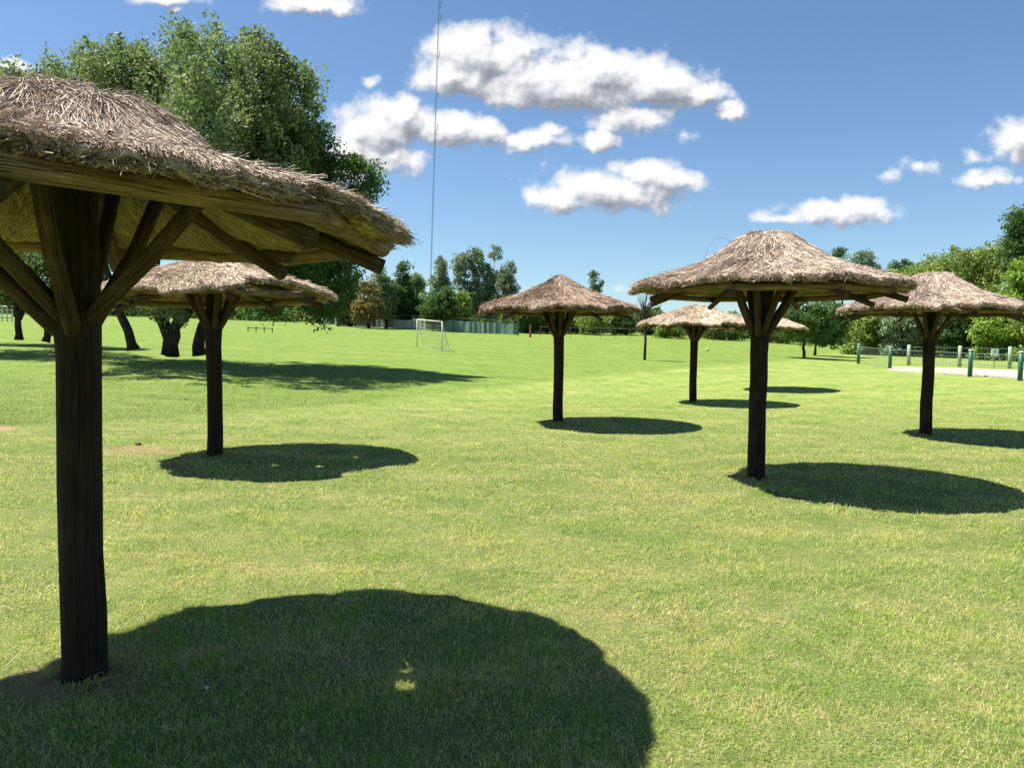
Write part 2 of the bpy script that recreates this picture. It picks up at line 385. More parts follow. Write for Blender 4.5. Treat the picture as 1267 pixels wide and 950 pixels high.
def build_grass():
    rng = np.random.default_rng(5); bands = [(2.2, 4.2, 15000, .0030, .029), (4.2, 7, 6500, .0044, .029), (7, 12, 2300, .0078, .030), (12, 30, 560, .014, .026)]
    Vs = []; Fs = []; RN = []; LU_ = []; WO = []; n0 = 0
    for y0, y1, dens, w, h in bands:
        hw1 = .74*y1 + .8
        n = int(dens*2*hw1*(y1-y0)); X = rng.uniform(-hw1, hw1, n); Y = rng.uniform(y0, y1, n)
        keep = np.abs(X) < .74*Y + .8
        wo = worn(X, Y); keep &= rng.uniform(0, 1, n) > wo*.8
        keep &= rng.uniform(0, 1, n) < np.clip((31-Y)/16, 0, 1)
        cl = fbm2(X, Y, 33, 5.5, 4); keep &= rng.uniform(-.8, .6, n) < cl*1.3 + .2
        X = X[keep]; Y = Y[keep]; wo = wo[keep]; cl = cl[keep]; n = len(X)
        Z = terr(X, Y) - .003
        lu = lush(X, Y)
        H = h*rng.uniform(.35, 1.3, n)*(1 + .45*cl)*(1 + .25*lu); W = w*rng.uniform(.6, 1.3, n)
        a = rng.uniform(0, 2*np.pi, n); lean = rng.uniform(.3, 1.75, n)
        da = rng.uniform(0, 2*np.pi, n)
        base = np.stack([X, Y, Z], 1)
        side = np.stack([np.cos(a), np.sin(a), 0*a], 1)*W[:, None]/2
        dr = np.stack([np.cos(da), np.sin(da), 0*a], 1)
        up = np.array([0, 0, 1.])
        midp = base + up*(H*.6*np.cos(lean*.5))[:, None] + dr*(H*.6*np.sin(lean*.5))[:, None]
        tip = midp + up*(H*.5*np.cos(lean))[:, None] + dr*(H*.5*np.sin(lean))[:, None]
        V = np.stack([base-side, base+side, midp+side*.75, midp-side*.75, tip+side*.15, tip-side*.15], 1).reshape(-1, 3)
        b = np.arange(n)*6
        Fq = np.concatenate([np.stack([b, b+1, b+2, b+3], 1), np.stack([b+3, b+2, b+4, b+5], 1)]) + n0
        r = rng.uniform(0, 1, n)
        Vs.append(V); Fs.append(Fq); RN += [r, r]; LU_ += [lu, lu]; WO += [wo, wo]; n0 += len(V)
    V = np.concatenate(Vs); Fq = np.concatenate(Fs)
    o = mesh_obj('grass', V, Fq, mat_grass(), fattr={'rnd': np.concatenate(RN), 'lush': np.concatenate(LU_), 'worn': np.concatenate(WO)})
    tag(o, 'short mown lawn grass with dry yellowish patches', 'grass', kind='stuff'); print('grass faces', len(Fq))
build_grass()

# ------------------------------------------------------------------ thatched parasols
def prof_fn(rs, zs):
    rs = np.array(rs, float); zs = np.array(zs, float)
    rr = np.linspace(0, rs[-1], 200); zz = np.interp(rr, rs, zs)
    k = np.hanning(21); k /= k.sum(); zp = np.concatenate([np.full(10, zz[0]), zz, zz[-1] + (zz[-1]-zz[-2])*np.arange(1, 11)])
    zz = np.convolve(zp, k, 'valid')
    def f(r):
        out = np.interp(r, rr, zz); sl = (zz[-1]-zz[-8])/(rr[-1]-rr[-8])
        return np.where(r > rr[-1], zz[-1] + (r-rr[-1])*(sl-1.2), out)
    return f
def make_parasol(key, label, thatch, prof, rot=0, R0=1.62, seed=0, strands=12000, sw=.005, thick=.12, gap=None, tilt=(0, 0), shift=(0, 0),
                 holes=(), braces=None, lean=(0, 0), beam_z=2.145, lump=.007, worn_cap=0, top_slit=None, wire=False, raf_ext=0, octb=.38, rb=1.36, brad=.043):
    rng = np.random.default_rng(seed); P = PARASOLS[key]
    root = empty('thatched_parasol', P, label, 'parasol', 'thatched parasols standing on the lawn')
    f = prof_fn(*prof)
    ph = rng.uniform(0, 6.28, 8)
    def rim(a):
        k = np.mod(a - rot + math.pi/8, math.pi/4) - math.pi/8
        octo = math.cos(math.pi/8)/np.cos(k)           # 1 at corners, .924 at middle
        r = R0*(octb*octo + (1-octb)*.97)*(1 + .010*np.sin(9*a+ph[0]) + .012*np.sin(17*a+ph[1]) + .008*np.sin(31*a+ph[2]) + .007*np.sin(53*a+ph[3]))
        if gap:
            a0, a1, rg = gap; m = np.clip((np.mod(a-a0, 2*np.pi))/.05, 0, 1)*np.clip((np.mod(a1-a, 2*np.pi))/.05, 0, 1)*(np.mod(a-a0, 2*np.pi) < (a1-a0))
            r = r*(1-m) + rg*m*(1+.02*np.sin(23*a))
        return r
    def top(r, a):
        z = f(r) + lump*(.5*np.sin(3*a+ph[4]+2*r) + .5*np.sin(5*a+ph[5]-3*r))*np.clip(r*1.5, 0, 1)
        z = z + lump*(.5*np.sin(13*a+ph[6]+5*r) + .35*np.sin(21*r+7*a+ph[7]))
        # octagon ridges: slightly raised along each rafter
        k = np.mod(a - rot + math.pi/8, math.pi/4) - math.pi/8
        z = z + .018*np.clip(1-np.abs(k)/.25, 0, 1)*np.clip((r-.25)*1.5, 0, 1)
        if top_slit:
            aa, dep = top_slit; d = np.abs(np.mod(a-aa+math.pi, 2*math.pi)-math.pi); z = z - dep*np.exp(-((r-.33)/.24)**2)*np.clip(1-d/.55, 0, 1)
        return z + r*np.cos(a)*tilt[0] + r*np.sin(a)*tilt[1]
    sx, sy = shift
    def P3(r, a, z): return np.stack([sx + r*np.cos(a), sy + r*np.sin(a), z], -1)
    hp = []
    for (px, py, rad) in holes:
        g = at(px, py) - P; t_ = (2.3 - g.z)/SUN.z; hp.append((np.array(g), rad))
    SN = np.array(SUN)
    def holed(pts):
        m = np.zeros(len(pts), bool)
        for g, rad in hp:
            rel = pts - g; along = rel @ SN; d = np.linalg.norm(rel - along[:, None]*SN, axis=1); m |= d < rad
        return m
    # core body
    nA, nR = 288, 60
    A = np.linspace(0, 2*np.pi, nA, endpoint=False); T = np.linspace(0.01, 1, nR)**.9
    AA, TT = np.meshgrid(A, T, indexing='ij'); RR = TT*rim(AA)
    jit = rng.normal(0, .007, AA.shape)
    Vt = P3(RR, AA, top(RR, AA) + jit)
    th = thick*(1.05 - .72*TT**2)
    Rb = RR*(1 - .022*TT**6)
    Vb = P3(Rb, AA, top(RR, AA) - th + rng.normal(0, .006, AA.shape)*1.2)
    Vm = P3(rim(A)*1.004, A, top(rim(A), A) - thick*.16 + rng.normal(0, .012, nA))[:, None, :]
    V = np.concatenate([Vt.reshape(-1, 3), Vm.reshape(-1, 3), Vb.reshape(-1, 3)])
    i = np.arange(nA)[:, None]; j = np.arange(nR-1)[None, :]; i2 = (i+1) % nA
    q = np.stack(np.broadcast_arrays(i*nR+j, i*nR+j+1, i2*nR+j+1, i2*nR+j), -1).reshape(-1, 4)
    oM = nA*nR; oB = oM + nA
    ii = np.arange(nA); jj = (ii+1) % nA
    e1 = np.stack([ii*nR+nR-1, oM+ii, oM+jj, jj*nR+nR-1], 1); e2 = np.stack([oM+ii, oB+ii*nR+nR-1, oB+jj*nR+nR-1, oM+jj], 1)
    cen = lambda F_: V[F_].mean(1)
    topF = np.concatenate([q, e1, e2])
    keep = ~holed(cen(topF)); topF = topF[keep]
    # strands on top
    def strands_mesh(n, a, r, L, w, h0, h1, surf, drift=.0, sgn=1, curl=.35):
        ad = rng.normal(0, curl, n) + drift
        pts = []
        bend = rng.normal(0, .18, n)
        for s in (0, .5, 1.0):
            rr = r + L*s*np.cos(ad + bend*s); an = a + L*s*np.sin(ad + bend*s)/np.maximum(r, .18)
            z = surf(rr, an) + sgn*(h0 + (h1-h0)*s + .004)
            pts.append(P3(rr, an, z))
        d = pts[2]-pts[0]; d /= np.linalg.norm(d, axis=1)[:, None]+1e-9
        rv = rng.normal(0, 1, (n, 3)); rv[:, 2] *= .6
        s_ = np.cross(d, rv); s_ /= np.linalg.norm(s_, axis=1)[:, None]+1e-9
        ww = (w*rng.uniform(.5, 1.4, n)/2)[:, None]
        Vv = np.stack([pts[0]-s_*ww, pts[0]+s_*ww, pts[1]-s_*ww, pts[1]+s_*ww, pts[2]-s_*ww*.5, pts[2]+s_*ww*.5], 1)
        Vv = Vv[~(holed(pts[1]) | holed(pts[0]) | holed(pts[2]) | holed((pts[0]+pts[1])/2) | holed((pts[2]+pts[1])/2))]; n = len(Vv); Vv = Vv.reshape(-1, 3); b = np.arange(n)*6
        return Vv, np.concatenate([np.stack([b, b+1, b+3, b+2], 1), np.stack([b+2, b+3, b+5, b+4], 1)])
    n = strands; a = rng.uniform(0, 2*np.pi, n); r = np.sqrt(rng.uniform(0, 1, n))*(rim(a)-.012)
    # the cap gets its own share
    nc = n//8; r[:nc] = rng.uniform(.0, .45, nc)
    L = rng.uniform(.06, .26, n); h0 = rng.uniform(-.006, .008, n); h1 = np.abs(rng.normal(0, .011, n))
    L = np.minimum(L, np.maximum(rim(a)+rng.uniform(-.01, .02, n)-r, .012))
    wild = rng.uniform(0, 1, n) < .03; h1[wild] += rng.uniform(.01, .045, wild.sum())
    S1 = strands_mesh(n, a, r, L, sw, h0, h1, top, curl=np.where(r < .4, .34, .15))
    # rim: short cut straw ends hanging over the edge, layered
    ne = int(strands*.75); a = rng.uniform(0, 2*np.pi, ne); dep = rng.uniform(0, 1, ne); rr = rim(a)
    p0 = P3(rr*(.975+.02*rng.uniform(-1, 1, ne)), a, top(rr, a) - thick*.34*dep)
    out = np.stack([np.cos(a), np.sin(a), 0*a], 1); tang = np.stack([-np.sin(a), np.cos(a), 0*a], 1)
    Le = rng.uniform(.01, .05, ne); d = out*rng.uniform(.5, 1, ne)[:, None] + tang*rng.normal(0, .45, ne)[:, None] + np.array([0, 0, -1.])*rng.uniform(-.1, .6, ne)[:, None]
    lg = rng.uniform(0, 1, ne) < .02; Le[lg] *= 2.2
    p1 = p0 + d*Le[:, None]; rv = rng.normal(0, 1, (ne, 3)); s_ = np.cross(d, rv); s_ /= np.linalg.norm(s_, axis=1)[:, None]; ww = (sw*rng.uniform(.6, 1.6, ne)/2)[:, None]
    Ve = np.stack([p0-s_*ww, p0+s_*ww, p1+s_*ww*.6, p1-s_*ww*.6], 1).reshape(-1, 3); b = np.arange(ne)*4; Fe = np.stack([b, b+1, b+2, b+3], 1)
    VV = [V, S1[0], Ve]; FF = [topF, S1[1]+len(V), Fe+len(V)+len(S1[0])]
    ns = len(S1[1])//2; rs_ = rng.beta(1.3, 1.2, ns)
    rnd = np.concatenate([np.clip(.22 + rng.normal(0, .12, len(topF)), 0, 1), rs_, rs_, rng.uniform(0, .6, ne)])
    o = mesh_obj('thatch', np.concatenate(VV), np.concatenate(FF), THATCH[thatch], root, fattr={'rnd': rnd})
    # lining seen from below
    qb = (q[:, ::-1]); VB = Vb.reshape(-1, 3); kb = ~holed(VB[qb].mean(1)); qb = qb[kb]
    botf = lambda r_, a_: top(r_, a_) - thick*(1.05-.72*np.clip(r_/R0, 0, 1)**2)
    n = strands//3; a = rng.uniform(0, 2*np.pi, n); r = np.sqrt(rng.uniform(.01, 1, n))*(rim(a)-.42)
    S2 = strands_mesh(n, a, r, rng.uniform(.12, .40, n), sw*1.0, rng.uniform(0, .006, n), rng.uniform(0, .015, n), botf, sgn=-1, curl=.10)
    m2 = len(S2[1])//2; r2 = rng.uniform(.1, 1, m2)
    mesh_obj('straw_lining', np.concatenate([VB, S2[0]]), np.concatenate([qb, S2[1]+len(VB)]), M_UNDER, root,
             fattr={'rnd': np.concatenate([np.clip(.35+rng.normal(0, .15, len(qb)), 0, 1), r2, r2])})
    # pole
    t_ = QB(); pts = [Vector((lean[0]*z, lean[1]*z, z)) + Vector((rng.normal(0, .004), rng.normal(0, .004), 0)) for z in (-.15, 0, .08, .3, .6, .9, 1.2, 1.5, 1.7, 1.9, 2.2, 2.55)]
    t_.tube(pts, [q_*(.9 if key == 'near' else .96) for q_ in (.122, .115, .108, .107, .104, .104, .105, .106, .112, .11, .10, .09)], 20, .03, seed)
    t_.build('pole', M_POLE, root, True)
    # ring beams on the octagon, rafters under them, braces from the pole
    cor = [rot + k*math.pi/4 for k in range(8)]
    zt = lambda r_, a_: r_*math.cos(a_)*tilt[0] + r_*math.sin(a_)*tilt[1]
    for k in range(8):
        a0, a1 = cor[k], cor[(k+1) % 8]; j = rng.uniform(-.012, .012)
        p0 = Vector((sx+rb*math.cos(a0), sy+rb*math.sin(a0), beam_z+j+zt(rb, a0))); p1 = Vector((sx+rb*math.cos(a1), sy+rb*math.sin(a1), beam_z+j+zt(rb, a1)))
        d = (p1-p0).normalized(); t_ = QB(); t_.tube([p0-d*.02, p0.lerp(p1, .3), p0.lerp(p1, .7), p1+d*.02], [brad*1.02, brad, brad*.97, brad*1.03], 12, .03, seed+k)
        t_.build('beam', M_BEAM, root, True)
        re = 1.49 + raf_ext + rng.uniform(-.05, .04); ze = beam_z - .10
        a = a0 + rng.uniform(-.02, .02)
        ap = Vector((.10*math.cos(a), .10*math.sin(a), beam_z+.36)); ep = Vector((sx+re*math.cos(a), sy+re*math.sin(a), ze+zt(re, a)))
        t_ = QB(); t_.tube([ap, ap.lerp(ep, .35)+Vector((0, 0, rng.uniform(-.01, .01))), ap.lerp(ep, .7), ep], [brad*.92, brad*.92, brad*.95, brad*.98], 12, .03, seed+k+20)
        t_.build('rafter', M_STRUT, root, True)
        if braces is None or k < len(braces):
            ab, rr_, z0 = (a0, .44, 1.74) if braces is None else braces[k]
            ab += rng.uniform(-.03, .03); z0 += rng.uniform(-.03, .03)
            s0 = Vector((.075*math.cos(ab), .075*math.sin(ab), z0)); fr = (rr_-.1)/(re-.1)
            s1 = Vector((sx+rr_*math.cos(ab), sy+rr_*math.sin(ab), beam_z+.36 + (ze-beam_z-.36)*fr + .02 + zt(rr_, ab)))
            mdp = s0.lerp(s1, .5) + Vector((rng.normal(0, .012), rng.normal(0, .012), -.02))
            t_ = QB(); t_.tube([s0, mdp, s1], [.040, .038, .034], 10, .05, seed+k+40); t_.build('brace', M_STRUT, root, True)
    if wire:
        t_ = QB(); pts = [Vector((-.48 + .20*math.cos(x), .05, 2.62 + .26*math.sin(x) - .15*max(0, (x-2.2)))) for x in np.linspace(-.1, 3.3, 14)]
        t_.tube(pts, .0022, 5); t_.build('wire', M_ROPE, root)
    return root

P_STD = ([0, .25, .36, .5, .72, .95, 1.2, 1.45, 1.6, 1.68], [2.93, 2.91, 2.85, 2.73, 2.59, 2.49, 2.41, 2.34, 2.29, 2.20])
P_NEAR = ([0, .36, .48, .62, .8, 1.0, 1.2, 1.38, 1.48, 1.56], [2.66, 2.65, 2.58, 2.46, 2.345, 2.28, 2.24, 2.21, 2.185, 2.14])
P_PEAK = ([0, .08, .3, .6, .9, 1.2, 1.45, 1.6, 1.68], [2.97, 2.94, 2.80, 2.65, 2.53, 2.43, 2.35, 2.29, 2.20])
P_FLAT = ([0, .2, .45, .7, 1.0, 1.3, 1.52, 1.66], [2.70, 2.67, 2.58, 2.50, 2.40, 2.29, 2.21, 2.12])
D_ = math.pi/180
NB = [(-22*D_, .78, 1.66), (-74*D_, .60, 1.64), (-98*D_, .8, 1.66), (-140*D_, .7, 1.66), (170*D_, .7, 1.66), (130*D_, .55, 1.66), (100*D_, .5, 1.66), (60*D_, .45, 1.66)]
make_parasol('near', 'large close thatched parasol on a thick dark post at the left edge of the photo', 'grey', P_NEAR, rot=-25*D_, seed=1, strands=115000, sw=.0031,
             braces=NB, lump=.02, holes=[(502, 831, .036), (502, 852, .042)], R0=1.55, tilt=(-.028, 0), raf_ext=-.09, octb=.75, rb=1.41, beam_z=2.125)
make_parasol('second', 'sagging parasol with bleached straw and a broken eave showing its lining', 'pale', P_FLAT, rot=-15*D_, seed=2, strands=26000, sw=.006,
             gap=(-56*D_, -14*D_, 1.24), tilt=(.035, -.01), holes=[(340, 576, .05), (395, 577, .06), (440, 566, .04)], R0=1.66)
make_parasol('middle', 'brown parasol with a pointed top split by a pale ridge, mid lawn', 'brown', P_PEAK, rot=5*D_, seed=3, strands=22000, sw=.0058, top_slit=(-125*D_, .12), R0=1.66, thick=.17, beam_z=2.215, brad=.036)
make_parasol('right', 'parasol with a tall flat-topped roof and a loose wire sticking up from it', 'grey', P_STD, rot=12*D_, seed=4, strands=38000, sw=.005, wire=True, shift=(.06, 0), R0=1.615, thick=.17, beam_z=2.215, brad=.036)
make_parasol('farright', 'rightmost thatched parasol in front of the green posts of the fence', 'grey', P_STD, rot=-5*D_, seed=5, strands=24000, sw=.0058, shift=(.05, 0), R0=1.64, thick=.17, beam_z=2.215, brad=.036)
make_parasol('back', 'low-roofed parasol farther back, its post just left of the tall flat-topped one', 'pale', P_FLAT, rot=20*D_, seed=6, strands=12000, sw=.009, shift=(.05, 0), R0=1.66)
make_parasol('hidden', 'farthest parasol, its post hidden behind that of the tall flat-topped one', 'pale', P_FLAT, rot=9*D_, seed=7, strands=9000, sw=.011, R0=1.66)

# ------------------------------------------------------------------ trees
def leaves(centers, crad, per, size, rng, droop=0., flat=.75, aspect=.5, tone=None):
    nC = len(centers); n = nC*per
    c = np.repeat(centers, per, 0); rad = np.repeat(crad, per)
    d = rng.normal(0, 1, (n, 3)); d /= np.linalg.norm(d, axis=1)[:, None]
    rr = rng.uniform(0, 1, n)**.45
    p = c + d*(rr*rad)[:, None]*np.array([1, 1, flat])
    if droop: p[:, 2] -= droop*rng.uniform(0, 1, n)**2*rad*2
    u = rng.normal(0, 1, (n, 3)); u[:, 2] -= .5 + droop; u /= np.linalg.norm(u, axis=1)[:, None]
    w = np.cross(u, rng.normal(0, 1, (n, 3))); w /= np.linalg.norm(w, axis=1)[:, None]
    s = (size*rng.uniform(.55, 1.35, n))[:, None]
    V = np.stack([p-u*s*.5, p+w*s*aspect*.5, p+u*s*.5, p-w*s*aspect*.5], 1).reshape(-1, 3)
    b = np.arange(n)*4
    tn = rng.uniform(0, 1, nC) if tone is None else tone
    return V, np.stack([b, b+1, b+2, b+3], 1), np.clip(.45*np.repeat(tn, per) + .55*rng.uniform(0, 1, n), 0, 1)
def tree(name, label, base, lobes, D, n_clump, per, leaf, crad, foliage, group=None, cat='tree', trunks=None, r0=.2, droop=0., bark=None, seed=0,
         n_limb=40, flat=.75, shell=.35, trunk_top=None, aspect=.5, flatdepth=.85):
    """lobes: (px, py, rx, ry) seen at depth D -> ellipsoids in the world; trunks: list of px polylines [(px,py),..] at depth D"""
    rng = np.random.default_rng(seed); bark = bark or M_BARK
    root = empty(name, base, label, cat, group); B = np.array(base)
    S = D/F; L = []
    for lb in lobes:
        px, py, rx, ry = lb[:4]; dy = lb[4] if len(lb) > 4 else 0
        c = np.array(atd(px, py, D)) + np.array([0, dy, 0]); L.append((c - B, rx*S, ry*S))
    vol = np.array([l[1]*l[2]*math.sqrt(l[1]) for l in L]); cnt = np.maximum(9 if n_clump > 300 else 1, (n_clump*vol/vol.sum()).astype(int))
    C = []
    for (c, rx, ry), k in zip(L, cnt):
        d = rng.normal(0, 1, (k, 3)); d /= np.linalg.norm(d, axis=1)[:, None]
        rr = rng.uniform(0, 1, k)**shell
        C.append(c + d*rr[:, None]*np.array([rx, rx*flatdepth, ry]))
    C = np.concatenate(C); gz = terr(C[:, 0]+B[0], C[:, 1]+B[1]) - B[2]; C[:, 2] = np.maximum(C[:, 2], gz + crad*.35)
    cr = crad*rng.uniform(.55, 1.35, len(C))
    V, Fq, rnd = leaves(C, cr, per, leaf, rng, droop, flat, aspect)
    # trunks
    t_ = QB(); tr = []
    if trunks is None:
        tt = trunk_top if trunk_top is not None else float(np.mean([l[0][2] for l in L]))
        cx = float(np.mean([l[0][0] for l in L])); cy = float(np.mean([l[0][1] for l in L]))
        tr.append([Vector((0, 0, -.1)), Vector((cx*.1, cy*.1, tt*.3)), Vector((cx*.35, cy*.35, tt*.65)), Vector((cx*.7, cy*.7, tt))])
    else:
        for pl in trunks:
            dy0 = 0
            pts = [Vector(atd(p[0], p[1], D + (p[2] if len(p) > 2 else 0))) - Vector(B) for p in pl]; tr.append(pts)
    for ti, pts in enumerate(tr):
        dense = []
        for i in range(len(pts)-1):
            for s in (0, .33, .66): dense.append(pts[i].lerp(pts[i+1], s) + Vector(rng.normal(0, r0*.12, 3)))
        dense.append(pts[-1]); m = len(dense)
        rr = [r0*(1.25 if i == 0 else 1)*(1-.72*i/(m-1)) for i in range(m)]
        t_.tube(dense, rr, 10, .10, seed+ti)
        tr[ti] = dense
    allp = [(p, i/len(d)) for d in tr for i, p in enumerate(d) if i >= len(d)*.35]
    idx = rng.permutation(len(C))[:n_limb]
    for k in idx:
        c = Vector(C[k]); cand = min(allp, key=lambda q: (q[0]-c).length + (3 if q[0].z > c.z else 0))
        s = cand[0]; md = s.lerp(c, .5) + Vector((0, 0, .12*(c-s).length))
        m1 = s.lerp(c, .25) + Vector((0, 0, .09*(c-s).length)); rb = r0*.30*(1-cand[1]*.5)
        t_.tube([s, m1, md, c], [rb, rb*.75, rb*.5, rb*.15], 5, .05, seed+k, cap=False)
    t_.build('trunk', bark, root, True)
    mesh_obj('crown', V, Fq, LEAF[foliage], root, fattr={'rnd': rnd})
    return root

G_L = 'trees at the left of the lawn'
D1 = 29.0
tree('poplar_tree', 'big leafy tree behind the parasols with a forked dark trunk', dz(208, D1), [(285, 120, 95, 70), (340, 140, 62, 58), (250, 200, 90, 75), (345, 220, 62, 70), (300, 290, 90, 50), (235, 375, 42, 26, -2), (215, 85, 38, 30), (330, 90, 42, 38), (237, 62, 12, 24), (314, 66, 13, 24), (347, 84, 12, 24), (285, 72, 10, 18), (385, 110, 14, 26), (300, 180, 60, 60, -4), (230, 250, 70, 50, -4)],
     D1, 900, 90, .15, .40, 'poplar', G_L, trunks=[[(209, 437), (207, 408), (196, 385), (190, 350), (200, 280), (230, 180)], [(212, 437), (218, 405), (238, 378), (262, 330), (300, 240), (330, 150)]], r0=.25, seed=11, n_limb=110, shell=.5, flat=1.5, flatdepth=1.5)
tree('poplar_tree', 'leafy tree with a slender trunk leaning left, between the two left parasol posts', dz(165, D1-.5), [(120, 120, 60, 42), (160, 110, 55, 36), (90, 190, 70, 60), (140, 250, 70, 60), (80, 110, 40, 30), (105, 310, 50, 25), (30, 130, 42, 38), (150, 90, 50, 30), (190, 95, 40, 30), (145, 72, 10, 22), (66, 96, 9, 18), (105, 84, 10, 16), (176, 76, 9, 16), (120, 230, 60, 50, -4)],
     D1-.5, 520, 90, .15, .42, 'poplar', G_L, trunks=[[(166, 432), (158, 410), (146, 380), (130, 330), (115, 240), (110, 150)]], r0=.19, seed=12, n_limb=60, shell=.5, flat=1.5, flatdepth=1.5)
tree('poplar_tree', 'drooping tree whose low branches hang right of the sagging parasol', dz(247, D1+1), [(375, 185, 42, 46), (380, 260, 45, 50), (415, 222, 14, 22), (398, 330, 52, 40), (402, 375, 40, 26), (446, 238, 12, 8), (355, 350, 46, 30), (330, 372, 32, 18), (460, 222, 6, 18), (438, 205, 8, 14)],
     D1+1, 330, 105, .15, .55, 'broad', G_L, trunks=[[(246, 440), (248, 412), (258, 385), (300, 330), (350, 260), (385, 180)]], r0=.24, seed=13, n_limb=70, shell=.5, droop=.15, flatdepth=1.4)
tree('shade_tree', 'small dark tree with an upright trunk at the far left behind the near post', dz(24, 36), [(22, 340, 42, 38), (-10, 300, 48, 48), (40, 310, 36, 30), (-25, 355, 36, 30)],
     36, 170, 90, .15, .6, 'broad', G_L, trunks=[[(23, 421), (22, 395), (18, 360), (12, 320)], [(22, 392), (34, 372), (40, 340)]], r0=.17, seed=14, n_limb=40)
tree('shade_tree', 'small dark tree with a crooked forked trunk left of the near post', dz(57, 35), [(80, 345, 36, 30), (60, 320, 42, 32), (100, 350, 26, 22), (98, 320, 34, 30), (125, 355, 22, 18)],
     35, 150, 90, .15, .55, 'broad', G_L, trunks=[[(57, 423), (60, 400), (50, 382), (30, 350)], [(60, 402), (55, 385), (62, 360), (70, 330)]], r0=.15, seed=15, n_limb=40)
tree('poplar_tree', 'tree at the far left whose crown tops out just over the near thatch', dz(-70, 31), [(-20, 130, 42, 42), (-70, 150, 70, 60), (-60, 240, 75, 60), (0, 98, 24, 12)],
     31, 330, 90, .15, .42, 'poplar', G_L, r0=.25, seed=16, n_limb=40, flat=1.5, flatdepth=1.4)

G_F = 'trees along the far edge of the field'
def far(name, label, px, D, lobes, foliage, n=70, per=80, leaf=.27, cr=.68, seed=0, r0=.18, bark=None, **kw):
    if kw.get('cat') == 'bush':      # bushes are leafy down to the ground
        v = CM.transposed() @ (dz(px, D) - Vector((0, 0, CAMZ))); gy = 475 + F*v.y/v.z
        x0 = min(l[0]-l[2] for l in lobes); x1 = max(l[0]+l[2] for l in lobes)
        lobes = lobes + [(x0+(x1-x0)*q_, gy-7, (x1-x0)*.24, 8) for q_ in (.25, .55, .8)]; n = int(n*1.3)
    return tree(name, label, dz(px, D), lobes, D, n, per, leaf, cr, foliage, kw.pop('group', G_F), r0=r0, seed=seed, n_limb=kw.pop('n_limb', 14), bark=bark, **kw)
far('dark_tree', 'dark green tree far back just left of the rust-brown one', 434, 84, [(428, 370, 14, 32), (434, 345, 10, 14)], 'dark', 80, seed=20)
far('dry_tree', 'rust-brown dry tree behind the windbreak', 456, 80, [(455, 378, 18, 26), (457, 352, 11, 14), (446, 385, 12, 18)], 'rust', 90, seed=21)
far('young_tree', 'mid-green leafy tree right beside the rust-brown one', 478, 82, [(478, 368, 14, 30), (474, 345, 10, 14)], 'gum', 80, seed=22)
far('evergreen_tree', 'tall blackish evergreen, densest of the far row', 497, 84, [(496, 372, 15, 32), (499, 340, 8, 14), (505, 385, 14, 14)], 'dark', 130, seed=23)
far('airy_tree', 'pale airy tree crown above a dark bush', 515, 90, [(512, 348, 11, 9), (520, 353, 8, 7)], 'pale', 30, seed=24, cr=.7)
far('dark_bush', 'low blackish bush between the evergreen and the goal', 515, 84, [(514, 386, 12, 13), (506, 378, 7, 12)], 'dark', 60, seed=25, group='bushes at the far edge of the field', cat='bush')
far('gum_tree', 'narrow upright gum tree above the goal', 545, 86, [(545, 335, 8, 17), (541, 352, 9, 14), (550, 360, 9, 14), (553, 345, 3, 6)], 'gum', 105, seed=26, per=48, leaf=.24, cr=.5, bark=M_PALEBARK)
far('round_tree', 'wide bushy green tree directly behind the goal', 545, 80, [(545, 380, 20, 20), (532, 385, 12, 15), (555, 375, 13, 19)], 'broad', 110, seed=27)
far('gum_tree', 'broad gum tree, left of the tallest group', 576, 88, [(573, 325, 12, 16), (570, 345, 11, 14), (578, 372, 14, 18)], 'gum', 150, seed=28, per=48, leaf=.24, cr=.5, bark=M_PALEBARK)
far('gum_tree', 'gum tree with a slim pointed top in the tallest group', 592, 88, [(590, 325, 9, 18), (587, 312, 5, 8), (598, 335, 10, 14), (592, 362, 14, 26)], 'gum', 180, seed=29, per=48, leaf=.24, cr=.5, bark=M_PALEBARK)
far('gum_tree', 'gum tree with a small round tuft of leaves on a bare stem top', 613, 88, [(613, 314, 8, 9), (612, 348, 11, 18), (606, 375, 14, 20)], 'gum', 135, seed=30, per=48, leaf=.24, cr=.5, bark=M_PALEBARK)
far('gum_tree', 'gum tree at the right end of the tallest group', 627, 87, [(628, 340, 9, 15), (631, 330, 4, 7), (625, 365, 13, 20), (634, 352, 6, 12)], 'gum', 150, seed=31, per=48, leaf=.24, cr=.5, bark=M_PALEBARK)
far('young_tree', 'yellow-green young tree before the tall gum group', 573, 80, [(573, 385, 11, 17), (572, 370, 7, 10)], 'willow', 50, seed=32)
far('dark_bush', 'dark shrub mass at the right end of the windbreak', 655, 84, [(650, 388, 22, 17), (672, 395, 14, 14)], 'broad', 90, seed=33, group='bushes at the far edge of the field', cat='bush')
far('gum_tree', 'lone gum tree rising right of the pointed roof', 736, 92, [(733, 342, 6, 7), (738, 352, 8, 7), (736, 370, 8, 16)], 'gum', 67, seed=34, per=48, leaf=.24, cr=.5, bark=M_PALEBARK)
